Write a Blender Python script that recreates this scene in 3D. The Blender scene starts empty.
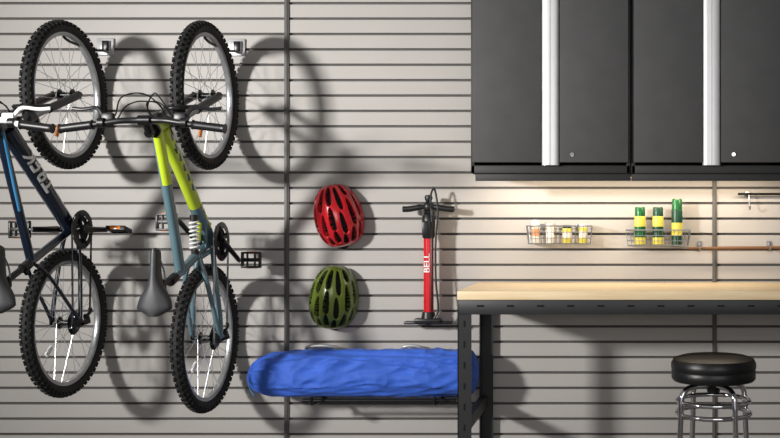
import bpy, bmesh, math, random
from mathutils import Vector, Matrix, noise
random.seed(4)
V=Vector
HC=1.28; D=5.07; F=1024.0; VX=620.0; VY=222.0
def X_(px,d): return (px-VX)*(D-d)/F
def Z_(py,d): return HC+(VY-py)*(D-d)/F

# ---------------------------------------------------------------- materials
def lin(c):
    r=[]
    for x in c:
        x=x/255.0
        r.append(x/12.92 if x<=0.04045 else ((x+0.055)/1.055)**2.4)
    return (r[0],r[1],r[2],1)
def mat(name,col,rough=.5,metal=0.0,var=.06,vscale=12,bump=0.0,bscale=80,coat=0.0,spec=.5,emit=None,sheen=0):
    m=bpy.data.materials.new(name); m.use_nodes=True
    nt=m.node_tree; b=nt.nodes['Principled BSDF']
    b.inputs['Roughness'].default_value=rough
    b.inputs['Metallic'].default_value=metal
    b.inputs['Coat Weight'].default_value=coat
    b.inputs['Sheen Weight'].default_value=sheen
    b.inputs['Specular IOR Level'].default_value=spec
    tc=nt.nodes.new('ShaderNodeTexCoord')
    n=nt.nodes.new('ShaderNodeTexNoise'); n.inputs['Scale'].default_value=vscale; n.inputs['Detail'].default_value=4
    nt.links.new(tc.outputs['Object'],n.inputs['Vector'])
    cr=nt.nodes.new('ShaderNodeValToRGB')
    c=lin(col)
    cr.color_ramp.elements[0].position=.3; cr.color_ramp.elements[1].position=.7
    cr.color_ramp.elements[0].color=tuple(max(0,x*(1-var)) for x in c[:3])+(1,)
    cr.color_ramp.elements[1].color=tuple(min(1,x*(1+var)) for x in c[:3])+(1,)
    nt.links.new(n.outputs['Fac'],cr.inputs['Fac']); nt.links.new(cr.outputs['Color'],b.inputs['Base Color'])
    if bump>0:
        n2=nt.nodes.new('ShaderNodeTexNoise'); n2.inputs['Scale'].default_value=bscale; n2.inputs['Detail'].default_value=6
        nt.links.new(tc.outputs['Object'],n2.inputs['Vector'])
        bp=nt.nodes.new('ShaderNodeBump'); bp.inputs['Strength'].default_value=bump; bp.inputs['Distance'].default_value=.003
        nt.links.new(n2.outputs['Fac'],bp.inputs['Height']); nt.links.new(bp.outputs['Normal'],b.inputs['Normal'])
    if emit:
        b.inputs['Emission Color'].default_value=lin(emit[0]); b.inputs['Emission Strength'].default_value=emit[1]
    return m
def wood_mat():
    m=mat('maple_wood',(226,196,150),rough=.42,var=.05,vscale=6)
    nt=m.node_tree; b=nt.nodes['Principled BSDF']
    tc=nt.nodes.new('ShaderNodeTexCoord'); mp=nt.nodes.new('ShaderNodeMapping'); mp.inputs['Scale'].default_value=(1.2,22,22)
    n=nt.nodes.new('ShaderNodeTexNoise'); n.inputs['Scale'].default_value=3; n.inputs['Detail'].default_value=6
    cr=nt.nodes.new('ShaderNodeValToRGB')
    cr.color_ramp.elements[0].position=.35;cr.color_ramp.elements[0].color=lin((232,205,162))
    cr.color_ramp.elements[1].position=.7;cr.color_ramp.elements[1].color=lin((243,223,186))
    nt.links.new(tc.outputs['Object'],mp.inputs['Vector']);nt.links.new(mp.outputs['Vector'],n.inputs['Vector'])
    nt.links.new(n.outputs['Fac'],cr.inputs['Fac']);nt.links.new(cr.outputs['Color'],b.inputs['Base Color'])
    return m
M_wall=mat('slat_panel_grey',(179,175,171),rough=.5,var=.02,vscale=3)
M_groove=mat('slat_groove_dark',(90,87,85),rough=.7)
M_trim=mat('seam_trim_grey',(92,90,88),rough=.5)
M_floor=mat('concrete',(120,118,114),rough=.8,var=.2,vscale=5,bump=.3,bscale=40)
M_paint=mat('painted_plaster',(150,150,150),rough=.9,bump=.1)
M_cabdoor=mat('powder_coat_charcoal',(76,76,77),rough=.65,bump=.08,bscale=900,spec=.3)
M_cabbody=mat('powder_coat_black',(38,38,39),rough=.55,bump=.08,bscale=900)
M_alu=mat('brushed_aluminium',(232,233,235),rough=.38,metal=.35,var=.03)
M_plate=mat('galvanised_plate',(190,190,192),rough=.4,metal=.4,var=.03)
M_chrome=mat('chrome',(225,225,228),rough=.08,metal=1.0,var=.01)
M_wood=wood_mat()
M_bench=mat('bench_steel_black',(36,37,40),rough=.45)
M_slot=mat('slot_black',(6,6,6),rough=.9)
M_rubber=mat('tyre_rubber',(26,26,27),rough=.75,var=.15,bump=.2)
M_rim=mat('rim_silver',(178,180,183),rough=.3,metal=.6)
M_spoke=mat('spoke_steel',(215,216,218),rough=.25,metal=.6)
M_black=mat('black_plastic',(24,24,26),rough=.4)
M_blackm=mat('black_metal',(36,36,38),rough=.3,metal=.5)
M_steel=mat('steel_grey',(140,142,146),rough=.3,metal=.7)
M_lime=mat('lime_paint',(196,220,50),rough=.22,coat=.6)
M_teal=mat('slate_teal_paint',(96,124,134),rough=.25,coat=.6)
M_navy=mat('navy_black_paint',(20,30,46),rough=.2,coat=.7)
M_blue=mat('bright_blue_paint',(60,130,180),rough=.25,coat=.5)
M_white=mat('white_paint',(240,240,240),rough=.35)
M_saddle=mat('saddle_vinyl',(56,57,60),rough=.42,bump=.2,bscale=400)
M_orange=mat('orange_reflector',(235,130,30),rough=.25,coat=.5)
M_redh=mat('helmet_red',(186,26,36),rough=.25,coat=.6)
M_greenh=mat('helmet_olive',(90,106,36),rough=.3,coat=.5)
M_liner=mat('helmet_liner',(16,16,16),rough=.8)
M_redp=mat('pump_red',(206,22,36),rough=.22,coat=.6)
M_bag=mat('blue_nylon',(58,102,206),rough=.65,var=.10,vscale=9,bump=.5,bscale=30,spec=.3,sheen=.05)
M_vinyl=mat('black_vinyl',(20,20,21),rough=.38,bump=.15,bscale=200)
M_cang=mat('can_green',(26,92,48),rough=.3,metal=.2)
M_cany=mat('can_yellow',(206,196,80),rough=.35)
M_candg=mat('can_dark_green',(16,62,42),rough=.35)
M_cream=mat('cream_plastic',(222,218,210),rough=.4)
M_peach=mat('orange_plastic',(214,150,105),rough=.4)
M_dowel=mat('brown_wood_rod',(120,84,56),rough=.5)

# ---------------------------------------------------------------- mesh builder
def smooth_pts(pts,k=6,closed=False):
    P=[V(p) for p in pts]; n=len(P); out=[]
    rng=range(n if closed else n-1)
    for i in rng:
        if closed: p0,p1,p2,p3=P[(i-1)%n],P[i],P[(i+1)%n],P[(i+2)%n]
        else:
            p0=P[i-1] if i>0 else P[0]*2-P[1]; p1=P[i]; p2=P[i+1]; p3=P[i+2] if i+2<n else P[-1]*2-P[-2]
        for j in range(k):
            t=j/k
            out.append(.5*((2*p1)+(p2-p0)*t+(2*p0-5*p1+4*p2-p3)*t*t+(3*p1-p0-3*p2+p3)*t*t*t))
    if not closed: out.append(P[-1])
    return out
class MB:
    def __init__(s): s.v=[];s.f=[];s.m=[];s.mats=[]
    def mi(s,m):
        if m not in s.mats: s.mats.append(m)
        return s.mats.index(m)
    def add(s,vs,fs,m):
        o=len(s.v); k=s.mi(m)
        s.v+= [tuple(v) for v in vs]
        for f in fs: s.f.append([o+i for i in f]); s.m.append(k)
    def tube(s,pts,r,m,n=10,closed=False,up=None,flat=1.0):
        P=[V(p) for p in pts]; N=len(P)
        R=r if isinstance(r,(list,tuple)) else [r]*N
        T=[]
        for i in range(N):
            if closed: t=P[(i+1)%N]-P[(i-1)%N]
            else: t=P[min(i+1,N-1)]-P[max(i-1,0)]
            T.append(t.normalized())
        u=V(up) if up else (V((0,0,1)) if abs(T[0].z)<.9 else V((1,0,0)))
        a=(u-T[0]*u.dot(T[0])).normalized()
        vs=[];fs=[]
        for i in range(N):
            a=(a-T[i]*a.dot(T[i])).normalized(); b=T[i].cross(a)
            for j in range(n):
                q=2*math.pi*j/n
                vs.append(P[i]+(a*math.cos(q)*flat+b*math.sin(q))*R[i])
        L=N if closed else N-1
        for i in range(L):
            i2=(i+1)%N
            for j in range(n):
                j2=(j+1)%n
                fs.append([i*n+j,i*n+j2,i2*n+j2,i2*n+j])
        if not closed:
            fs.append(list(range(n))[::-1]); fs.append([(N-1)*n+j for j in range(n)])
        s.add(vs,fs,m)
    def box(s,c,sz,m,rot=None,bev=0.0,seg=2):
        bm=bmesh.new(); bmesh.ops.create_cube(bm,size=1)
        for v in bm.verts: v.co=V((v.co.x*sz[0],v.co.y*sz[1],v.co.z*sz[2]))
        if bev>0: bmesh.ops.bevel(bm,geom=list(bm.edges),offset=bev,segments=seg,affect='EDGES',profile=.5)
        Mx=(rot if rot else Matrix.Identity(3))
        bm.verts.index_update()
        vs=[Mx@v.co+V(c) for v in bm.verts]; fs=[[v.index for v in f.verts] for f in bm.faces]
        bm.free(); s.add(vs,fs,m)
    def lathe(s,prof,m,c=(0,0,0),axis=(0,0,1),n=32,closed=False,ms=None):
        ax=V(axis).normalized(); u=V((1,0,0)) if abs(ax.x)<.9 else V((0,1,0))
        a=(u-ax*u.dot(ax)).normalized(); b=ax.cross(a); c=V(c)
        vs=[]
        for (r,h) in prof:
            for j in range(n):
                q=2*math.pi*j/n; vs.append(c+ax*h+(a*math.cos(q)+b*math.sin(q))*max(r,1e-5))
        N=len(prof)
        L=N if closed else N-1
        allf=[]
        for i in range(L):
            i2=(i+1)%N
            allf+=[[i*n+j,i*n+(j+1)%n,i2*n+(j+1)%n,i2*n+j] for j in range(n)]
        s.add(vs,allf,m)
        if ms is not None:
            k=len(s.f)-len(allf)
            for i in range(L):
                for j in range(n): s.m[k+i*n+j]=s.mi(ms[i])
    def obj(s,name,parent=None,loc=(0,0,0),rot=(0,0,0),angle=40,label=None):
        me=bpy.data.meshes.new(name); me.from_pydata(s.v,[],s.f)
        for m in s.mats: me.materials.append(m)
        for i,p in enumerate(me.polygons): p.material_index=s.m[i]; p.use_smooth=True
        bm=bmesh.new(); bm.from_mesh(me); bmesh.ops.recalc_face_normals(bm,faces=bm.faces); bm.to_mesh(me); bm.free()
        try: me.set_sharp_from_angle(angle=math.radians(angle))
        except Exception: pass
        o=bpy.data.objects.new(name,me); bpy.context.collection.objects.link(o)
        o.location=loc; o.rotation_euler=rot
        if parent: o.parent=parent
        if label: o['label']=label
        return o
def root(name,label,cat,loc=(0,0,0),rot=(0,0,0),group=None):
    e=bpy.data.objects.new(name,None); e.empty_display_size=.1; bpy.context.collection.objects.link(e)
    e.location=loc; e.rotation_euler=rot; e['label']=label; e['category']=cat
    if group: e['group']=group
    return e
def text(s,size,m,parent,org,xd,yd,bend=None,name='lettering',off=0.0,shear=0,sx=1.0):
    cu=bpy.data.curves.new('t','FONT'); cu.body=s; cu.size=size; cu.align_x='CENTER'; cu.align_y='CENTER'; cu.offset=off; cu.shear=shear
    o=bpy.data.objects.new('t',cu); bpy.context.collection.objects.link(o)
    dg=bpy.context.evaluated_depsgraph_get(); dg.update()
    me=bpy.data.meshes.new_from_object(o.evaluated_get(dg)); bpy.data.objects.remove(o)
    bm=bmesh.new(); bm.from_mesh(me)
    if bend:
        bmesh.ops.triangulate(bm,faces=bm.faces)
        bmesh.ops.subdivide_edges(bm,edges=[e for e in bm.edges if e.calc_length()>size*.12],cuts=3,use_grid_fill=True)
    xd=V(xd).normalized(); yd=V(yd); yd=(yd-xd*yd.dot(xd)).normalized(); zd=xd.cross(yd)
    for v in bm.verts:
        x,y,z=v.co; x*=sx
        if bend:
            q=y/bend; y2=math.sin(q)*bend; z=math.cos(q)*bend+.0012
        else: y2=y
        v.co=V(org)+xd*x+yd*y2+zd*z
    bm.to_mesh(me); bm.free()
    me.materials.clear(); me.materials.append(m)
    ob=bpy.data.objects.new(name,me); bpy.context.collection.objects.link(ob); ob.parent=parent
    return ob

# ---------------------------------------------------------------- room
def struct(o): o['kind']='structure'; return o
XL,XR,YF,ZT=-5.0,3.2,-7.5,2.9
b=MB(); p=.0762; g=.0056; zc=2.287+p*7
zz=zc
prof=[(0,ZT,'w')]
while zz>0.06:
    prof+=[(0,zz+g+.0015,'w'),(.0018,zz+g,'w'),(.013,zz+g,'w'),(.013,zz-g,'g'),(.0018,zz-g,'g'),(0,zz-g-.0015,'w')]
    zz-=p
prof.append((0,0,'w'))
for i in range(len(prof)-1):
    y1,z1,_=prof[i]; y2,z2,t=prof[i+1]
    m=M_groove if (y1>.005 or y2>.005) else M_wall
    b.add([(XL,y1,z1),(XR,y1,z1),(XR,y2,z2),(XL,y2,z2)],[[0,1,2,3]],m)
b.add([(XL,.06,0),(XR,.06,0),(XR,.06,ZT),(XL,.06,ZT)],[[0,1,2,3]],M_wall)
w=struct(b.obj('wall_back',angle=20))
for (nm,c,s,m) in [('floor',((XL+XR)/2,YF/2,-.05),(XR-XL+.2,-YF+.2,.1),M_floor),
                   ('ceiling',((XL+XR)/2,YF/2,ZT+.05),(XR-XL+.2,-YF+.2,.1),M_paint),
                   ('wall_left',(XL-.05,YF/2,ZT/2),(.1,-YF+.2,ZT),M_paint),
                   ('wall_right',(XR+.05,YF/2,ZT/2),(.1,-YF+.2,ZT),M_paint)]:
    b=MB(); b.box(c,s,m); struct(b.obj(nm))
for i,(px,wd) in enumerate([(287,.024),(714.5,.022)]):
    b=MB(); x=X_(px,0)
    b.box((x,-.004,ZT/2),(wd,.008,ZT),M_trim,bev=.002)
    b.box((x,-.009,ZT/2),(wd*.35,.004,ZT),M_trim,bev=.001)
    struct(b.obj('trim_%d'%(i+1)))

# ---------------------------------------------------------------- bicycle
def build_wheel(parent,u,v,rear,angle0):
    b=MB()
    b.lathe([(.270,-.008),(.272,-.012),(.288,-.013),(.290,-.010),(.290,.010),(.288,.013),(.272,.012),(.270,.008)],M_rim,axis=(1,0,0),n=72,closed=True)
    w=b.obj('wheel',parent,loc=(0,u,v))
    t=MB(); R=.310; r=.0255
    prof=[(R+r*math.cos(q),r*math.sin(q)*1.0) for q in [2*math.pi*i/14 for i in range(14)]]
    t.lathe(prof,M_rubber,axis=(1,0,0),n=96,closed=True)
    nk=64
    for i in range(nk):
        a=2*math.pi*i/nk
        for (ph,ln,wd,dt) in [(0,.016,.013,0),(.62,.012,.012,.5),(-.62,.012,.012,.5),(1.1,.011,.011,0),(-1.1,.011,.011,0)]:
            aa=a+dt*2*math.pi/nk
            er=V((0,math.cos(aa),math.sin(aa))); et=V((0,-math.sin(aa),math.cos(aa))); ex=V((1,0,0))
            nn=er*math.cos(ph)+ex*math.sin(ph); side=ex*math.cos(ph)-er*math.sin(ph)
            rot=Matrix((side,et,nn)).transposed()
            t.box(er*R+nn*(r+.0025),(wd,ln,.008),M_rubber,rot=rot)
    t.obj('tire',w,rot=(0,0,0))
    h=MB()
    h.lathe([(.003,-.062),(.008,-.062),(.008,-.045),(.014,-.045),(.014,-.034),(.028,-.033),(.028,-.028),(.014,-.025),(.014,.025),(.028,.028),(.028,.033),(.014,.034),(.014,.045),(.008,.045),(.008,.062),(.003,.062)],M_blackm,axis=(1,0,0),n=24)
    h.obj('hub',w)
    if rear:
        c=MB()
        for i in range(7):
            rr=.054-.0045*i; x=.034+.0035*i
            n=26; vs=[]
            for xx_ in (x,x+.0018):
                for j in range(n*2):
                    q=math.pi*j/n; r2=rr+(.003 if j%2 else -.001)
                    vs.append((xx_,r2*math.cos(q),r2*math.sin(q)))
            N=n*2
            fs=[list(range(N)),[N+j for j in range(N)]]+[[j,(j+1)%N,N+(j+1)%N,N+j] for j in range(N)]
            c.add(vs,fs,M_blackm if i<3 else M_steel)
        c.obj('cassette',w)
    sp=[]
    for sx,dl in [(.030,.5),(-.030,.5),(.030,-.5),(-.030,-.5)]:
        s=MB(); s.tube([(sx,.026*math.cos(dl*2.4),.026*math.sin(dl*2.4)),(0,.272,0)],.0013,M_spoke,n=5)
        o=s.obj('spoke',w); sp.append(o)
    for i in range(28):
        o=sp[i] if i<4 else sp[i%4].copy()
        if i>=4: bpy.context.collection.objects.link(o); o.parent=w
        o.rotation_euler=(2*math.pi*i/28+angle0,0,0)
    rf=MB(); q=angle0+1.9
    rf.box((.006,.19*math.cos(q),.19*math.sin(q)),(.012,.055,.02),M_orange if not rear else M_white,rot=Matrix.Rotation(q,3,'X'),bev=.003)
    rf.obj('reflector',w)
    return w

def bicycle(X,zrear,wb,style,label,sadv,barv,cr,W=.325):
    # local axes: x = right, y = forward, z = up ; hung vertically on the wall
    R=root('bicycle',label,'bicycle',loc=(X,-.004,zrear),rot=(math.pi/2,0,0))
    ax=.342
    Fx=V((0,wb,ax))
    bb=V((0,.445,.30)) if style=='full' else V((0,.43,.30))
    build_wheel(R,0,ax,True,.3); build_wheel(R,wb,ax,False,.8)
    s=V((0,-.342,.94))
    crown=Fx+s*.415+V((0,-.012,0))
    hb=crown+s*.03; ht=crown+s*.16
    P1,P2=(M_lime,M_teal) if style=='full' else (M_navy,M_blue)
    f=MB()
    f.tube([hb,ht],.025,P1,n=20); f.tube([hb-s*.004,hb+s*.01],.029,M_blackm,n=20); f.tube([ht-s*.01,ht+s*.004],.029,M_blackm,n=20)
    dt0=hb+s*.045+V((0,-.015,0))
    mid=dt0.lerp(bb,.66)
    if style=='full':
        st=V((0,.30,.68))
        f.tube(smooth_pts([dt0,dt0.lerp(bb,.33)+V((0,.012,0)),mid+V((0,.005,0))],6),.029,P1,n=16,flat=1.15,up=(0,1,1))
        f.tube([mid+V((0,.005,0)),bb],[.029,.028],P2,n=16,flat=1.15,up=(0,1,1))
        tt0=ht-s*.03
        f.tube(smooth_pts([tt0,tt0.lerp(st,.5)+V((0,0,-.04)),st+V((0,0.01,-.06))],8),.021,P2,n=14,flat=1.2,up=(0,1,1))
        f.tube([tt0+V((0.004,0,.002)),tt0.lerp(st,.36)+V((.004,0,-.028))],[.022,.021],P1,n=14,flat=1.2,up=(0,1,1))
        f.tube([bb,st],.019,P2,n=14)
        f.tube([bb.lerp(mid,.7),bb+V((0,.0,.14))],.012,P1,n=10)
        for sx in (-1,1):
            f.box((sx*.02,bb.y+.03,bb.z+.075),(.008,.12,.06),P2,bev=.003)
    else:
        st=V((0,.285,.64))
        f.tube([dt0,bb],[.036,.032],P1,n=20)
        tt0=ht-s*.03
        f.tube([tt0,st-V((0,0,.02))],[.020,.018],P1,n=14)
        f.tube([tt0+V((.014,0,.004)),(tt0.lerp(st,.6))+V((.012,0,.004))],[.0085,.006],P2,n=10)
        f.tube([bb,st+V((0,-.01,.03))],.0175,P1,n=14)
        f.tube([dt0.lerp(bb,.66)+V((.020,.016,.01)),dt0.lerp(bb,.92)+V((.018,.014,.01))],[.0125,.009],P2,n=12)
    f.lathe([(.024,-.036),(.024,.036)],P2 if style=='full' else P1,c=bb,axis=(1,0,0),n=20)
    f.tube([st,st+(st-bb).normalized()*.05],.021,M_blackm,n=14)
    fo=f.obj('frame',R)
    dd=(dt0-bb).normalized()
    if style!='full':
        text('TREK',.094,M_white,fo,dt0.lerp(bb,.38),dd,V((1,0,0)).cross(dd),bend=.0362,off=.002,sx=1.1)
    else:
        for k in range(6):
            d=MB(); q=dt0.lerp(bb,.08+.085*k)
            d.tube([q+V((.0195,-.004,0)),q+dd*.028+V((.0195,.004,0))],.0115,M_teal,n=10,flat=.8); d.obj('decal',fo)
        for k in range(3):
            d=MB(); q=dt0.lerp(bb,.70+.085*k)
            d.tube([q+V((.0195,.004,0)),q+dd*.034+V((.0195,.008,0))],.0115,M_lime,n=10,flat=.8); d.obj('decal',fo)
    rt=MB()
    if style=='full':
        top=bb+V((0,-.07,.17))
        for sx in (-1,1):
            rt.tube(smooth_pts([bb+V((sx*.03,-.02,.05)),(sx*.05,.25,.36),(sx*.062,.1,.345),(sx*.064,0,ax)],5),.012,P2,n=10)
            rt.tube(smooth_pts([top+V((sx*.02,0,0)),(sx*.05,.26,.46),(sx*.062,.06,.375),(sx*.064,0,ax)],5),.0105,P2,n=10)
            rt.tube([bb+V((sx*.03,-.04,.06)),top+V((sx*.022,0,0))],.011,P2,n=10)
            rt.box((sx*.064,0,ax),(.006,.045,.045),M_blackm,bev=.003)
        rt.tube([top+V((-.025,0,0)),top+V((.025,0,0))],.012,P2,n=12)
        rt.obj('swingarm',R)
        sh=MB(); a=top+V((0,.0,0)); c=bb.lerp(dt0,.30)+V((0,-.02,.035))
        sh.tube([a,c],.008,M_steel,n=12); sh.tube([a,a.lerp(c,.2)],.016,M_black,n=14); sh.tube([a.lerp(c,.86),c],.017,M_black,n=14)
        dx=(c-a); L=dx.length; dn=dx.normalized(); e1=V((1,0,0)); e2=dn.cross(e1)
        sh.tube([a+dn*(L*(.18+.68*i/90))+(e1*math.cos(i*.5)+e2*math.sin(i*.5))*.019 for i in range(91)],.0042,M_white,n=6)
        sh.obj('coil_shock',R)
    else:
        for sx in (-1,1):
            rt.tube(smooth_pts([bb+V((sx*.025,-.01,0)),(sx*.045,.3,.31),(sx*.062,.08,.335),(sx*.064,0,ax)],5),.0095,P1,n=10)
            rt.tube(smooth_pts([st+V((sx*.015,0,-.01)),(sx*.04,.23,.56),(sx*.06,.05,.385),(sx*.064,0,ax)],5),.008,P1,n=10)
            rt.box((sx*.064,0,ax),(.006,.04,.045),M_blackm,bev=.003)
            rt.tube([(sx*.045,.235,.58),(sx*.040,.27,.635)],.006,M_blackm,n=8)
        rt.obj('rear_stays',R)
    # fork
    k=MB()
    col=M_black
    for sx in (-1,1):
        a=Fx+V((sx*.058,0,0)); 
        k.tube([a-s*.012,a+s*.03,a+s*.24,a+s*.27],[.013,.0175,.0185,.0195],col,n=14)
        k.tube([a+s*.26,a+s*.415],.0145,M_steel,n=14)
        k.tube([a+s*.395,a+s*.435],.021,col,n=14)
        k.box(a+V((0,0,0)),(.012,.035,.035),col,bev=.004)
    k.tube(smooth_pts([Fx+V((-.058,0,0))+s*.415,crown+V((-.03,0,0)),crown+V((0,0,.0))+s*.012,crown+V((.03,0,0)),Fx+V((.058,0,0))+s*.415],4),.019,col,n=12)
    k.tube(smooth_pts([Fx+V((-.058,.012,0))+s*.26,Fx+V((-.045,.03,0))+s*.35,Fx+V((0,.035,0))+s*.385,Fx+V((.045,.03,0))+s*.35,Fx+V((.058,.012,0))+s*.26],5),.010,col,n=10)
    k.tube([crown,hb],.016,col,n=12)
    k.obj('fork',R)
    bc=V((0,ht.y+.035,barv))
    st_=MB(); top=ht+s*.03
    st_.tube([ht,top+s*.015],.0185,M_blackm,n=14)
    st_.tube([top,bc],[.018,.016],M_blackm,n=14)
    st_.tube([bc+V((-.024,0,0)),bc+V((.024,0,0))],.021,M_blackm,n=16)
    st_.obj('stem',R)
    hbm=MB()
    hp=smooth_pts([bc+V((-W,-.035,.02)),bc+V((-W+.135,-.018,.018)),bc+V((-.10,-.004,.012)),bc+V((-.04,0,0)),bc+V((.04,0,0)),bc+V((.10,-.004,.012)),bc+V((W-.135,-.018,.018)),bc+V((W,-.035,.02))],5)
    barm=M_black if style=='full' else M_white
    hbm.tube(hp,.0125,barm,n=12)
    H=hbm.obj('handlebar',R)
    for sx in (-1,1):
        gm=MB(); a=bc+V((sx*(W-.125),-.0195,.018)); e=bc+V((sx*(W+.005),-.036,.02))
        pts=[a.lerp(e,i/18) for i in range(19)]
        gm.tube(pts,[.0205 if i in(0,18) else (.0168 if i%2 else .0178) for i in range(19)],M_black,n=14)
        gm.obj('grip',H)
        lv=MB(); c=bc+V((sx*(W-.16),-.012,.018))
        lv.tube([c+V((-.012,0,0)),c+V((.012,0,0))],.02,M_black,n=14)
        lm=M_blackm if style=='full' else M_white
        lv.box(c+V((sx*-.02,.022,-.012)),(.05,.038,.026),M_black if style=='full' else M_white,bev=.007)
        lv.tube(smooth_pts([c+V((0,.03,-.012)),c+V((sx*.03,.062,-.02)),c+V((sx*.09,.058,-.03)),c+V((sx*.135,.062,-.035))],5),[.009]*6+[.0075]*10,lm,n=8,flat=.8)
        lv.obj('brake_lever',H)
        cb=MB()
        for j,(o1,o2) in enumerate([((sx*-.05,.03,-.01),(sx*-.035,.10,.02)),((sx*-.055,.02,-.02),(sx*-.03,.07,-.02))]):
            p0=c+V(o1); 
            endp=(hb+V((sx*-.028,-.05,.0))) if j==0 else dt0.lerp(bb,.2)+V((sx*.03,0,.02))
            cb.tube(smooth_pts([p0,c+V((sx*-.09,o2[1],o2[2])),bc+V((sx*.02,.11-.03*j,-.03)),bc+V((-sx*.03,.055,-.09)),endp],8),.0028,M_black,n=6)
        cb.obj('brake_cable',R)
    sc=V((0,.225,sadv)); sd=MB()
    if style=='full': sc.y=.285
    n1,n2=26,18; vs=[];fs=[]
    for i in range(n1+1):
        t=i/n1; y=-.135+.28*t
        hw=.020+.055*(1/(1+math.exp((t-.36)*13)))
        hw*=min(1,.25+.75*min(1,(t/.10)))*(min(1,((1-t)/.05)**.5) if t>.95 else 1)
        th=.024+.012*math.sin(math.pi*t); zt=.016*(1-t)**2+.004*t
        for j in range(n2):
            q=2*math.pi*j/n2; cx=math.cos(q); cz=math.sin(q)
            zz=(th*.55*cz if cz>0 else th*1.2*cz*(.6+.4*abs(cx)))
            vs.append(sc+V((hw*(abs(cx)**.8)*(1 if cx>0 else -1),y,zt+zz-.012*abs(cx)**2)))
    for i in range(n1):
        for j in range(n2): fs.append([i*n2+j,i*n2+(j+1)%n2,(i+1)*n2+(j+1)%n2,(i+1)*n2+j])
    fs.append(list(range(n2))); fs.append([n1*n2+j for j in range(n2)])
    sd.add(vs,fs,M_saddle)
    S=sd.obj('saddle',R,angle=60)
    rl=MB()
    for sx in(-1,1): rl.tube(smooth_pts([sc+V((sx*.03,-.10,-.015)),sc+V((sx*.022,-.06,-.045)),sc+V((sx*.02,.04,-.045)),sc+V((sx*.006,.12,-.015))],5),.0035,M_steel,n=6)
    rl.obj('saddle_rail',S)
    spm=MB(); tp=sc+V((0,-.01,-.048))
    spm.tube([st,tp],.0138,M_blackm,n=14); spm.box(tp,(.05,.045,.02),M_blackm,bev=.005)
    spm.obj('seatpost',R)
    c=MB(); xx=.047
    for rr,xo in ((.088,.006),(.066,-.004)):
        n=40; N=n*2; vs=[]
        for x in (xx+xo,xx+xo+.0028):
            for j in range(N):
                q=math.pi*j/n; r2=rr+(.004 if j%2 else 0); vs.append((x,r2*math.cos(q),r2*math.sin(q)))
        for x in (xx+xo,xx+xo+.0028):
            for j in range(N):
                q=math.pi*j/n; r2=rr-.024; vs.append((x,r2*math.cos(q),r2*math.sin(q)))
        fs=[]
        for j in range(N):
            j2=(j+1)%N
            fs+=[[j,j2,N+j2,N+j],[j,j2,2*N+j2,2*N+j],[N+j,N+j2,3*N+j2,3*N+j],[2*N+j,2*N+j2,3*N+j2,3*N+j]]
        c.add([V(v)+V((0,bb.y,bb.z)) for v in vs],fs,M_blackm)
    for i in range(4):
        q=i*math.pi/2+.4; c.tube([bb+V((xx,0,0)),bb+V((xx,.078*math.cos(q),.078*math.sin(q)))],.013,M_blackm,n=8,flat=.6)
    c.lathe([(.001,xx+.012),(.022,xx+.012),(.024,xx),(.022,xx-.012),(.001,xx-.012)],M_blackm,c=bb,axis=(1,0,0),n=20)
    C=c.obj('chainring',R)
    cr=V((0,cr[0],cr[1])).normalized()
    for sx in (1,-1):
        dv=cr*sx
        a=MB(); p0=bb+V((sx*.062,0,0)); p1=bb+V((sx*.078,0,0))+dv*.172
        a.tube([p0-dv*.012,p0,p0.lerp(p1,.5),p1,p1+dv*.012],[.013,.017,.0135,.013,.009],M_blackm,n=12,flat=.7,up=(1,0,0))
        a.tube([bb+V((sx*.03,0,0)),p0],.012,M_blackm,n=12)
        Aa=a.obj('crank_arm',R)
        pd=MB(); pc=p1+V((sx*.06,0,0))
        pd.tube([p1,pc+V((sx*.045,0,0))],.007,M_steel,n=10)
        e1=V((0,1,0)) if (style=='full' or sx<0) else V((0,.25,.97)); e1.normalize(); e2=V((1,0,0)).cross(e1)
        rm=Matrix((V((1,0,0)),e1,e2)).transposed()
        for k_ in(-1,1):
            pd.box(pc+e1*.034*k_,(.092,.010,.022),M_black,rot=rm,bev=.002)
            pd.box(pc+V((k_*.042,0,0)),(.010,.068,.020),M_black,rot=rm,bev=.002)
            pd.box(pc+e1*.0395*k_,(.05,.003,.014),M_orange,rot=rm,bev=.001)
        pd.box(pc,(.09,.018,.016),M_black,rot=rm,bev=.003)
        for k_ in (-.018,.018): pd.box(pc+V((k_,0,0)),(.004,.066,.018),M_black,rot=rm)
        pd.obj('pedal',Aa)
    ch=MB(); pts=[]
    r1,r2=.086,.038; cx=.050
    dvec=V((0,bb.y,bb.z))-V((0,0,ax)); base=math.atan2(dvec.z,dvec.y)
    al=math.acos((r1-r2)/dvec.length)
    for i in range(25):
        q=base-al+(2*al)*i/24; pts.append((cx,bb.y+r1*math.cos(q),bb.z+r1*math.sin(q)))
    for i in range(13):
        q=base+al+(2*math.pi-2*al)*.5*i/12; pts.append((cx,r2*math.cos(q),ax+r2*math.sin(q)))
    pts+=[(cx,.0,ax-.06),(cx,.03,ax-.085),(cx,.045,ax-.12),(cx,.06,ax-.115)]
    ch.tube(pts,.0042,M_steel if style=='full' else M_blackm,n=6,closed=True)
    ch.obj('chain',R)
    dr=MB()
    dr.tube([(.07,-.005,ax-.01),(.078,.0,ax-.045),(.06,.02,ax-.07)],[.009,.012,.012],M_blackm,n=8)
    for q in ((.022,ax-.075),(.048,ax-.118)):
        dr.lathe([(.002,-.004),(.014,-.004),(.014,.004),(.002,.004)],M_black,c=(cx,q[0],q[1]),axis=(1,0,0),n=14)
    dr.tube([(cx+.007,.022,ax-.075),(cx+.007,.048,ax-.118)],.009,M_blackm,n=8,flat=.4,up=(1,0,0))
    dr.obj('rear_derailleur',R)
    return R
XB1,XB2=-2.555,-1.907
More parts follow.
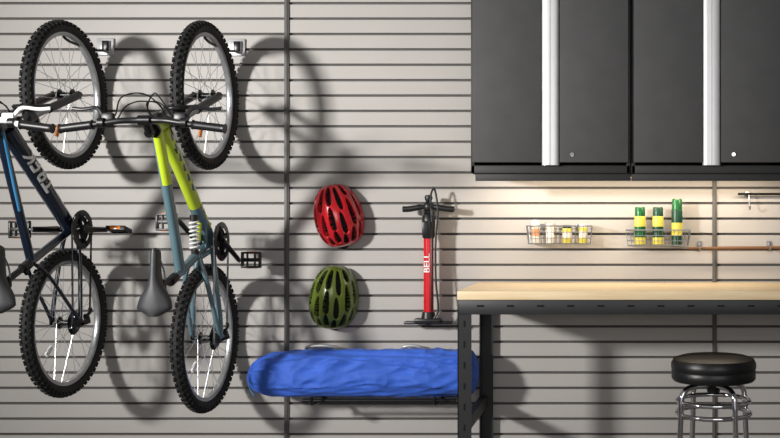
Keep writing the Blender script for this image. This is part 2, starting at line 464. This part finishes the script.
bicycle(XB1,.815,1.050,'hard','dark navy and blue mountain bike hung vertically on the wall',.86,.93,(-.01,-1),W=.27)
bicycle(XB2,.744,1.118,'full','lime and teal full suspension mountain bike hung vertically',.87,.955,(-.09,-.145))

for X,zt in ((XB1,.815+1.050),(XB2,.744+1.118)):
    R=root('bike_hook','silver bike storage hook clipped into slatted wall','wall hook',loc=(X,0,zt+.27-.009),group='bike hooks on the slatted wall')
    b=MB(); b.box((.012,-.006,.020),(.085,.012,.085),M_plate,bev=.004); b.box((.012,-.016,.022),(.055,.012,.055),M_plate,bev=.004)
    b.box((.020,-.026,.022),(.030,.014,.05),M_blackm,bev=.003)
    b.obj('wall_plate',R)
    b=MB(); b.tube(smooth_pts([(0,-.018,.0),(0,-.12,-.012),(0,-.28,-.010),(0,-.33,-.006),(0,-.37,.008),(0,-.385,.045)],6),.0065,M_blackm,n=10)
    b.obj('hook_arm',R)

# ---------------------------------------------------------------- helmets
def helmet(cx,cz,m,label,rotz,sc):
    R=root('bicycle_helmet',label,'helmet',loc=(cx,-.012,cz),rot=(math.radians(90),0,0),group='bicycle helmets on the wall')
    a,bb_,h=.112*sc,.148*sc,.138
    vents=[]
    for th,rows,wt in ((0,[(-46,15),(-8,21),(40,22)],6.2),(25,[(-54,13),(-18,20),(34,26)],6.2),(49,[(-44,17),(2,24),(50,16)],6.0),(71,[(-34,17),(14,22)],5.0)):
        for sgn in ((1,-1) if th else (1,)):
            for (lm,ln) in rows: vents.append((th*sgn,lm,wt,ln,sgn*(.13 if th else 0)))
    n1,n2=170,150; vs=[];fs=[];deep=[]
    for i in range(n1+1):
        lam=-82+164*i/n1
        L=math.radians(lam)
        for j in range(n2+1):
            th=-92+184*j/n2
            dmin=9
            for (vt,vl,wt,wl,sk) in vents:
                dl=(lam-vl)/wl; w_=wt*(1-.30*dl)/max(.55,math.cos(L))**.6
                dt_=(th-vt+sk*(lam-vl))/max(2,w_)
                dmin=min(dmin,(abs(dl)**2.6+abs(dt_)**2.2))
            t=max(0,min(1,(1.22-dmin)/.40)); t=t*t*(3-2*t)
            T=math.radians(th)
            k=1-.22*t
            rid=1+.018*math.cos(T*7.2)*math.cos(L)
            x=a*math.sin(T)*math.cos(L)**.75*rid*k; y=bb_*math.sin(L)*(1-.06*t); z=h*math.cos(T)*math.cos(L)**.62*rid*k
            x*=1-.08*math.sin(L)
            vs.append((x,y,z+.01)); deep.append(t)
    W=n2+1
    b=MB(); i0=b.mi(m); i1=b.mi(M_liner)
    b.v=vs
    for i in range(n1):
        for j in range(n2):
            q=[i*W+j,i*W+j+1,(i+1)*W+j+1,(i+1)*W+j]
            b.f.append(q); b.m.append(i1 if sum(deep[k] for k in q)/4>.5 else i0)
    b.obj('helmet_shell',R,angle=75,rot=(0,0,math.radians(rotz)))
    ln=MB(); ln.lathe([(.001,.003),(.06,.003),(.098,.006),(.100,.02)],M_liner,n=32)
    for i,v in enumerate(ln.v): ln.v[i]=(v[0]*.95*sc,v[1]*1.3*sc,v[2])
    ln.obj('liner',R,rot=(0,0,math.radians(rotz)))
    st=MB()
    st.tube(smooth_pts([(-.09,-.04,.012),(-.07,-.11,.006),(-.02,-.152,.008),(.03,-.15,.006),(.085,-.05,.012)],6),.006,M_black,n=8,flat=.3)
    st.obj('chin_strap',R,rot=(0,0,math.radians(rotz*.5)))
    hk=MB(); hk.box((0,-.005,0),(.03,.010,.04),M_steel,bev=.002); hk.tube(smooth_pts([(0,-.008,.0),(0,-.03,-.004),(0,-.055,-.002),(0,-.065,.018)],5),.004,M_steel,n=8)
    o=hk.obj('wall_hook',None,loc=(cx,0,cz+.05)); o['label']='small steel hook holding a helmet'; o['category']='wall hook'; o['group']='small helmet hooks'
    return R
helmet(X_(334.5,.1),Z_(215.5,.1),M_redh,'glossy red vented bike helmet hanging on slatted wall',12,1.06)
helmet(X_(330,.1),Z_(298,.1),M_greenh,'olive green vented bike helmet hanging on slatted wall',-6,1.06)

# ---------------------------------------------------------------- floor pump
px=X_(428.0,.1); pb=Z_(325,.1)
R=root('floor_pump','red and black bicycle floor pump hung on slatted wall','bicycle pump',loc=(px,-.085,pb))
b=MB()
b.box((0,0,.010),(.235,.05,.014),M_black,bev=.006); b.box((0,-.012,.022),(.13,.06,.022),M_black,bev=.008)
b.lathe([(.02,0),(.038,.012),(.034,.04),(.030,.062),(.02,.065)],M_black,n=24)
b.obj('base',R)
b=MB(); b.lathe([(.0245,.055),(.0245,.40),(.024,.43),(.025,.445)],M_redp,n=28)
B=b.obj('barrel',R)
b=MB(); b.box((.0185,-.012,.25),(.010,.018,.36),M_black,bev=.003); b.obj('barrel_stripe',B)
text('BELL',.046,M_white,B,(-.003,0,.30),(0,0,1),(-1,0,0),bend=.0245,off=.0008)
b=MB(); b.lathe([(.026,.42),(.030,.43),(.033,.50),(.030,.535),(.021,.545),(.012,.548)],M_black,n=24)
b.box((-.012,-.022,.47),(.03,.03,.07),M_black,bev=.006); b.obj('barrel_cap',R)
b=MB(); b.tube([(0,0,.54),(0,0,.60)],.008,M_steel,n=12); b.obj('piston_rod',R)
b=MB(); b.tube(smooth_pts([(-.125,0,.562),(-.09,0,.564),(-.04,0,.572),(0,0,.575),(.04,0,.572),(.09,0,.564),(.125,0,.562)],4),[.0145]*9+[.012]*7+[.0145]*9,M_black,n=14)
b.lathe([(.001,.632),(.016,.63),(.020,.618),(.014,.60),(.024,.59),(.028,.57),(.02,.553),(.01,.55)],M_black,n=22)
b.obj('pump_handle',R)
b=MB(); b.tube(smooth_pts([(.03,-.02,.03),(.05,-.02,.08),(.038,-.015,.22),(.036,-.01,.40),(.046,-.01,.56),(.03,-.01,.66),(.012,-.012,.62),(.022,-.03,.50)],8),.005,M_black,n=8)
b.obj('hose',R)
b=MB(); b.tube([(-.02,.06,.545),(-.02,.02,.535),(-.02,-.025,.535),(-.02,-.035,.56)],.005,M_steel,n=8)
b.tube([(.02,.06,.545),(.02,.02,.535),(.02,-.025,.535),(.02,-.035,.56)],.005,M_steel,n=8)
b.box((0,.077,.545),(.07,.012,.05),M_steel,bev=.003); 
ho=b.obj('wall_hook',None,loc=(px,-.085,pb)); ho['label']='small steel double hook on slatted wall holding the pump'; ho['category']='wall hook'

# ---------------------------------------------------------------- blue bag + rack
x0,x1=X_(246,.2),X_(478,.2)
zt=Z_(350,.2); zb=Z_(396,.2)
n1,n2=420,120; vs=[];fs=[]
def fold(P,fr): return 1-abs(noise.noise(P*fr))*2.2
for i in range(n1+1):
    t=i/n1; x=x0+(x1-x0)*t
    e=math.sqrt(max(0,1-(1-min(1,t/.13))**2.0)); e*=math.sqrt(max(0,1-(1-min(1,(1-t)/.05))**2))
    e=max(e,.03)
    hh=(zt-zb)/2*(.86+.14*min(1,t/.3))
    zc_=zb+hh*.96
    for j in range(n2):
        q=2*math.pi*j/n2; c,s_=math.cos(q),math.sin(q)
        cy=abs(c)**.8*(1 if c>0 else -1); sz_=abs(s_)**.8*(1 if s_>0 else -1)
        ry=.115*e*cy; rz=hh*e*sz_
        wp=noise.noise_vector(V((x*2.2,c*.8,s_*.8)))*.6
        A=V((x*2.2+s_*.55,c*1.0,s_*1.5))+wp
        B_=V((x*4.5-s_*1.0,c*.8+5,s_*1.3))+wp*1.2
        C_=V((x*11+s_*.8,c*1.5+9,s_*3.0))+wp
        nz=noise.noise(A*1.2)*.014+(fold(A,1.8)-.5)*.013+(fold(B_,1.6)-.5)*.009+(fold(C_,1.3)-.5)*.003
        nz+=math.sin(q*17+x*6)*.006*max(0,1-t/.14)
        if s_<-.4: nz*=.4
        f_=1+nz/.11
        vs.append((x,-.17+ry*f_,zc_+rz*f_))
for i in range(n1):
    for j in range(n2): fs.append([i*n2+j,i*n2+(j+1)%n2,(i+1)*n2+(j+1)%n2,(i+1)*n2+j])
fs.append(list(range(n2)));fs.append([n1*n2+j for j in range(n2)])
b=MB(); b.add(vs,fs,M_bag)
R=root('storage_bag','long rumpled blue nylon gear bag lying on wall rack','bag',loc=(0,0,0))
b.obj('bag_body',R,angle=80)
b=MB(); b.tube(smooth_pts([(x0+.03,-.22,zb+.12),(x0+.005,-.20,zb+.09),(x0+.012,-.18,zb+.03),(x0+.05,-.23,zb+.005)],6),.003,M_blue,n=6); b.obj('drawcord',R)

R=root('wall_rack','dark steel storage rack with looped arms on slatted wall','wall rack',loc=(0,0,0))
xa,xb=X_(308,.2),X_(456,.2); zr=zb-.014
b=MB()
b.box(((xa+xb)/2,-.008,zr+.02),(xb-xa,.016,.05),M_blackm,bev=.003)
b.obj('wall_plate',R)
for yy in (-.10,-.25):
    b=MB(); b.tube([(xa-.01,yy,zr),(xb+.01,yy,zr)],.011,M_blackm,n=12); b.obj('rack_bar',R)
for x in (xa+.05,xb-.08):
    b=MB(); b.tube(smooth_pts([(x,-.008,zr-.012),(x,-.15,zr-.015),(x,-.27,zr-.012),(x,-.31,zr-.0),(x,-.315,zr+.03)],5),.008,M_blackm,n=10); b.obj('rack_arm',R)
for x,wd in ((X_(321,.06),.085),(X_(411,.06),.055)):
    b=MB(); zz=Z_(346,.06)
    b.tube(smooth_pts([(x-wd,-.004,zz-.06),(x-wd,-.02,zz-.03),(x-wd*.8,-.045,zz-.008),(x,-.05,zz),(x+wd*.8,-.045,zz-.008),(x+wd,-.02,zz-.03),(x+wd,-.004,zz-.06)],5),.008,M_plate,n=10)
    b.box((x,-.009,zz-.045),(wd*2.3,.016,.05),M_plate,bev=.003)
    b.obj('support_loop',R,label='silver bent tube support loop')

# ---------------------------------------------------------------- cabinets
dC=.40
def cabinet(pxl,pxr,inset):
    xl,xr=X_(pxl,dC),X_(pxr,dC); z0=Z_(173,dC); H=.95; w=xr-xl; cx=(xl+xr)/2
    R=root('wall_cabinet','charcoal steel wall cabinet with full-height aluminium handles','cabinet',loc=(cx,-.0,z0),group='garage wall cabinets')
    b=MB(); d0=.375
    th=.018
    b.box((0,-.008,H/2),(w,.014,H),M_cabbody)
    b.box((-w/2+th/2,-d0/2,H/2),(th,d0,H),M_cabbody,bev=.002)
    b.box((w/2-th/2,-d0/2,H/2),(th,d0,H),M_cabbody,bev=.002)
    b.box((0,-d0/2,.018),(w-.002,d0,.036),M_cabbody,bev=.002)
    b.box((0,-d0/2,H-.018),(w-.002,d0,.036),M_cabbody,bev=.002)
    b.box((0,-d0/2,H*.5),(w-.04,d0-.03,.018),M_cabbody)
    b.obj('cabinet_body',R)
    v=MB(); v.box((inset/2+.001,-.345,-.016),(w-inset+.002,.018,.036),M_cabbody,bev=.001); v.obj('light_rail',R)
    hw=.041
    for s in (-1,1):
        dm=MB()
        x_in=s*.0015+s*hw; x_out=s*(w/2-.010)
        dm.box(((x_in+x_out)/2,-d0-.012,(H+.02)/2+.014),(abs(x_out-x_in),.022,H-.05),M_cabdoor,bev=.003)
        dm.box(((x_in*.3+x_out*.3)/2,-d0-.006,(H+.02)/2+.014),(.03,.008,H-.06),M_cabbody)
        dr=dm.obj('door',R)
        hm=MB(); vs=[];
        xs=[s*.0006,s*.0010,s*.010,s*.020,s*.028,s*.034,s*.0385,s*.0400,s*.0006]
        ys=[-.030,-.0335,-.0330,-.0312,-.029,-.026,-.020,-.0,-.0]
        zl,zh=.036,H-.01
        for zz in (zl,zh):
            for x,y in zip(xs,ys): vs.append((x,-d0+y,zz))
        N=len(xs)
        fs=[[j,(j+1)%N,N+(j+1)%N,N+j] for j in range(N)]+[list(range(N)),[N+j for j in range(N)]]
        hm.add(vs,fs,M_alu); hm.obj('handle',dr,label='full-height brushed aluminium handle')
        if s==1:
            k=MB(); k.lathe([(.010,0),(.010,.004),(.008,.006),(.004,.006),(.003,.003),(.0005,.003)],M_chrome,c=(.100,-d0-.022,.085),axis=(0,-1,0),n=20)
            k.box((.100,-d0-.0275,.085),(.0015,.002,.007),M_slot)
            k.obj('lock',dr)
    return R
cabinet(470,630.5,.018); cabinet(631.5,792,0)
R=root('under_cabinet_light','slim warm light bar mounted beneath wall cabinets','light',loc=(X_(631,dC),-.20,Z_(173,dC)))
M_led=mat('led_diffuser',(255,225,180),rough=.5,emit=((255,220,170),2.5))
b=MB(); b.box((0,0,-.005),(1.36,.035,.010),M_cabbody,bev=.002); b.obj('light_housing',R)
b=MB(); b.box((0,0,-.0105),(1.3,.022,.002),M_led); b.obj('light_diffuser',R)

# ---------------------------------------------------------------- workbench
dB=.65; xl=X_(457,dB); xr=xl+1.83; zt=Z_(291,dB)
R=root('workbench','workbench with maple top and black slotted steel frame','workbench',loc=(xl,0,0))
b=MB(); b.box((.915,-.328,zt-.0195),(1.83,.644,.039),M_wood,bev=.004); b.obj('worktop',R,label='light maple wood worktop')
def leg(x,y,fx,fy):
    b=MB(); H=zt-.039
    b.box((x,y,H/2),(.060,.004,H),M_bench)
    b.box((x-fx*.028,y+fy*.028,H/2),(.004,.060,H),M_bench)
    b.box((x,y+fy*.03,.01),(.07,.07,.02),M_black,bev=.004)
    for k in range(9):
        z=.12+k*.09
        b.box((x,y-fy*.0024,z),(.008,.0015,.028),M_slot)
        b.box((x-fx*.0304,y+fy*.03,z),(.0015,.008,.028),M_slot)
    b.obj('leg',R)
leg(.031,-.640,1,1); leg(.050,-.035,1,-1); leg(1.80,-.640,-1,1); leg(1.80,-.035,-1,-1)
za=zt-.039-.032
b=MB(); b.box((.915,-.643,za),(1.83-.01,.005,.062),M_bench,bev=.001)
for k in range(14):
    b.box((.10+k*.13,-.6465,za+.006),(.03,.002,.008),M_slot)
b.obj('front_apron',R)
b=MB(); b.box((.915,-.03,za),(1.77,.005,.062),M_bench); b.obj('rear_apron',R)
for x in (.004,1.826):
    b=MB(); b.box((x+(.006 if x<1 else -.006),-.335,za),(.005,.60,.062),M_bench); b.obj('side_apron',R)
    b=MB(); b.box((x+(.030 if x<1 else -.03),-.335,.40),(.035,.60,.055),M_bench,bev=.002); b.obj('side_rail',R)
# ---------------------------------------------------------------- stool
dS=.86; sx=X_(713.5,dS); sz=Z_(355.5,dS)
R=root('stool','round black vinyl swivel stool with chrome legs and foot ring','stool',loc=(sx,-dS,0))
b=MB(); r=.174
b.lathe([(.0005,sz+.003),(.08,sz+.002),(.14,sz-.003),(.165,sz-.012),(r,sz-.028),(r+.001,sz-.045),(r-.003,sz-.058)],M_vinyl,n=64); S=b.obj('seat_cushion',R)
b=MB()
b.lathe([(r-.004,sz-.056),(r-.001,sz-.060),(r-.001,sz-.090),(r-.008,sz-.100),(r-.05,sz-.104),(.02,sz-.104)],M_vinyl,n=64)
b.obj('seat_base',R)
b=MB(); b.lathe([(.001,sz-.104),(.09,sz-.104),(.09,sz-.112),(.03,sz-.114),(.026,sz-.15),(.001,sz-.15)],M_blackm,n=32); b.obj('swivel_plate',R)
for k in range(4):
    q=math.radians(28+90*k); cq,sq=math.cos(q),math.sin(q)
    pr=[(.03,sz-.122),(.09,sz-.122),(.125,sz-.128),(.148,sz-.15),(.155,sz-.19),(.160,sz-.30),(.185,.02),(.186,.012)]
    b=MB(); b.tube(smooth_pts([(cq*a_,sq*a_,z_) for a_,z_ in pr],6),.0115,M_chrome,n=14)
    L=b.obj('leg',R)
    b=MB(); b.lathe([(.001,0),(.015,0),(.015,.022),(.012,.025)],M_black,c=(cq*.186,sq*.186,0),n=16); b.obj('foot_cap',L)
for z_,rr in ((sz-.185,.147),(sz-.235,.150)):
    b=MB(); b.tube([(rr*math.cos(2*math.pi*i/64),rr*math.sin(2*math.pi*i/64),z_) for i in range(64)],.0095,M_chrome,n=12,closed=True); b.obj('foot_ring',R)

# ---------------------------------------------------------------- wire baskets
def basket(pxl,pxr,pyt,pyb,label,dep=.125):
    d=.09; xl,xr=X_(pxl,d),X_(pxr,d); z1,z0=Z_(pyt,d),Z_(pyb,d)
    R=root('wire_basket',label,'basket',loc=((xl+xr)/2,-.008,z0),group='wire baskets on the slatted wall')
    w=xr-xl; h=z1-z0; b=MB()
    def loop(z,ins,r): 
        a=w/2-ins; y0=-ins-.004; y1=-dep+ins
        b.tube([(-a,y0,z),(a,y0,z),(a,y1,z),(-a,y1,z)],r,M_steel,n=6,closed=True)
    loop(h,0,.0030)
    for k in (.33,.66): loop(h*k,.008*(1-k),.0014)
    loop(.002,.01,.0020)
    n=16
    for i in range(n+1):
        x=-w/2+w*i/n; xi=x*(1-.02/w)
        b.tube([(x,-dep,h),(xi,-dep+.01,.0),(xi,-.014,.0),(x,-.004,h)],.0012,M_steel,n=5)
    for i in range(1,7):
        y=-.01-(dep-.02)*i/7
        b.tube([(-w/2,y,h),(-w/2+.01,y,0),(w/2-.01,y,0),(w/2,y,h)],.0012,M_steel,n=5)
    b.obj('wire_grid',R)
    b=MB()
    for s in (-.3,.3): b.box((s*w,.003,h-.004),(.03,.014,.03),M_steel,bev=.002)
    b.obj('wall_clip',R)
    return (xl+xr)/2,z0,w,h
bx,bz,bw,bh=basket(527,592,226,244,'small silver wire basket holding jars on slatted wall')
b2x,b2z,b2w,b2h=basket(626,690,230,246,'small silver wire basket holding green spray cans')
def can(px,pyt,z0,y,rad,cols,label,group):
    x=X_(px,-y); H=Z_(pyt,-y)-z0
    R=root('spray_can',label,'spray can',loc=(x,y,z0),group=group)
    b=MB(); hb=H*.76
    b.lathe([(.0005,.001),(rad*.9,.001),(rad,.004),(rad,hb*.25),(rad,hb*.27),(rad,hb*.62),(rad,hb*.64),(rad,hb*.95),(rad*.93,hb)],cols[0],n=28,
        ms=[M_steel,M_steel,cols[0],cols[0],cols[1],cols[1],cols[0],cols[0]])
    b.obj('can_body',R)
    b=MB(); b.lathe([(rad*.93,hb),(rad*.93,hb+.004),(rad*.9,H*.97),(rad*.8,H),(.0005,H)],cols[2],n=28); b.obj('cap',R)
can(640,207,b2z+.004,-.07,.0275,(M_cany,M_cang,M_cang),'yellow spray can with green label band and green cap','spray cans in the wire basket')
can(658,207,b2z+.004,-.07,.0275,(M_cany,M_candg,M_candg),'yellow spray can with dark green label and cap','spray cans in the wire basket')
can(677,199,b2z+.004,-.07,.0275,(M_candg,M_cany,M_cang),'taller dark green spray can in wire basket','spray cans in the wire basket')
def jar(px,pyt,rad,c1,c2,c3,label):
    y=-.07; x=X_(px,-y); z0=bz+.004; H=Z_(pyt,-y)-z0
    R=root('jar',label,'jar',loc=(x,y,z0),group='small jars in the wire basket')
    b=MB(); b.lathe([(.0005,.0005),(rad*.95,.0005),(rad,.004),(rad,H*.3),(rad,H*.62),(rad,H*.8),(rad*.9,H*.84)],c1,n=24,ms=[c1,c1,c1,c2,c1,c1]); b.obj('jar_body',R)
    b=MB(); b.lathe([(rad*.93,H*.82),(rad*.95,H*.84),(rad*.95,H*.98),(rad*.85,H),(.0005,H)],c3,n=24); b.obj('lid',R)
jar(535.5,220,.021,M_cream,M_peach,M_white,'cream plastic jar with orange label')
jar(550,223,.020,M_cream,M_white,M_cream,'cream plastic jar with cream lid')
jar(567,225,.0235,M_cany,M_cream,M_candg,'yellow tin with cream band and dark green lid')
jar(583,224,.0215,M_cany,M_cream,M_white,'yellow tin with cream band and white lid')

b=MB(); zz=Z_(194,.04)
x0,x1=X_(738,.04),X_(800,.04)
R=root('hook_rail','slim dark hook rail clipped to slatted wall','hook rail',loc=(0,0,0))
b.tube([(x0,-.035,zz),(x1,-.035,zz)],.006,M_blackm,n=8); b.box((x0+.05,-.006,zz),(.025,.012,.03),M_steel,bev=.002); b.tube([(x0+.05,-.005,zz),(x0+.05,-.035,zz)],.005,M_steel,n=8)
b.box((x1-.05,-.006,zz),(.025,.012,.03),M_steel,bev=.002); b.tube([(x1-.05,-.005,zz),(x1-.05,-.035,zz)],.005,M_steel,n=8)
b.obj('rail_bar',R)
for x in (x0+.055,):
    b=MB(); b.tube(smooth_pts([(x,-.035,zz),(x,-.042,zz-.03),(x,-.045,zz-.06),(x,-.06,zz-.075),(x,-.075,zz-.06)],5),.004,M_steel,n=8); b.obj('hook',R)
R=root('wooden_rod','long brown wooden rod resting on wall hooks','rod',loc=(0,0,0))
b=MB(); za=Z_(248,.06); b.tube([(X_(687,.06),-.045,za-.002),(X_(730,.06),-.045,za),(X_(860,.06),-.045,za+.004)],[.006,.008,.008],M_dowel,n=12); b.obj('rod_shaft',R)
b=MB(); b.tube([(X_(655,.06),-.045,za+.012),(X_(690,.06),-.045,za-.002)],.004,M_steel,n=8); b.obj('rod_tip',R)
for px_ in (700,770):
    b=MB(); x=X_(px_,.05); b.box((0,.039,.012),(.02,.010,.04),M_steel,bev=.002); b.tube(smooth_pts([(0,.035,.005),(0,.0,-.012),(0,-.018,-.008),(0,-.022,.006)],4),.0035,M_steel,n=8)
    o=b.obj('wall_hook',None,loc=(x,-.045,za)); o['label']='small steel hook on slatted wall holding a rod'; o['category']='wall hook'; o['group']='small rod hooks'

# ---------------------------------------------------------------- lights
def area(name,loc,target,size,power,col,sy=None,spread=None):
    l=bpy.data.lights.new(name,'AREA'); l.energy=power; l.color=col; l.size=size
    if sy: l.shape='RECTANGLE'; l.size_y=sy
    if spread: l.spread=math.radians(spread)
    o=bpy.data.objects.new(name,l); bpy.context.collection.objects.link(o); o.location=loc
    o.rotation_euler=(V(target)-V(loc)).to_track_quat('-Z','Y').to_euler()
    return o
area('key_light',(-4.3,-4.3,2.2),(-.6,0,1.75),.40,66,(1,.975,.94),spread=80)
area('fill_light',(1.0,-6.2,2.4),(-.8,0,1.2),2.5,58,(1,.985,.97))
area('cabinet_strip',(X_(631,dC),-.20,Z_(173,dC)-.014),(X_(631,dC),-.05,.9),1.4,6.0,(1,.84,.64),sy=.03)
w=bpy.data.worlds.new('w'); bpy.context.scene.world=w; w.use_nodes=True
w.node_tree.nodes['Background'].inputs[0].default_value=(.81,.8,.82,1); w.node_tree.nodes['Background'].inputs[1].default_value=.65

cam=bpy.data.cameras.new('camera'); co=bpy.data.objects.new('camera',cam); bpy.context.collection.objects.link(co)
co.location=(0,-D,HC); co.rotation_euler=(math.pi/2,0,0)
cam.sensor_width=36; cam.lens=F/780*36; cam.shift_x=-(VX-390)/780; cam.shift_y=(VY-219)/780
bpy.context.scene.camera=co
bpy.context.scene.view_settings.view_transform='Standard'
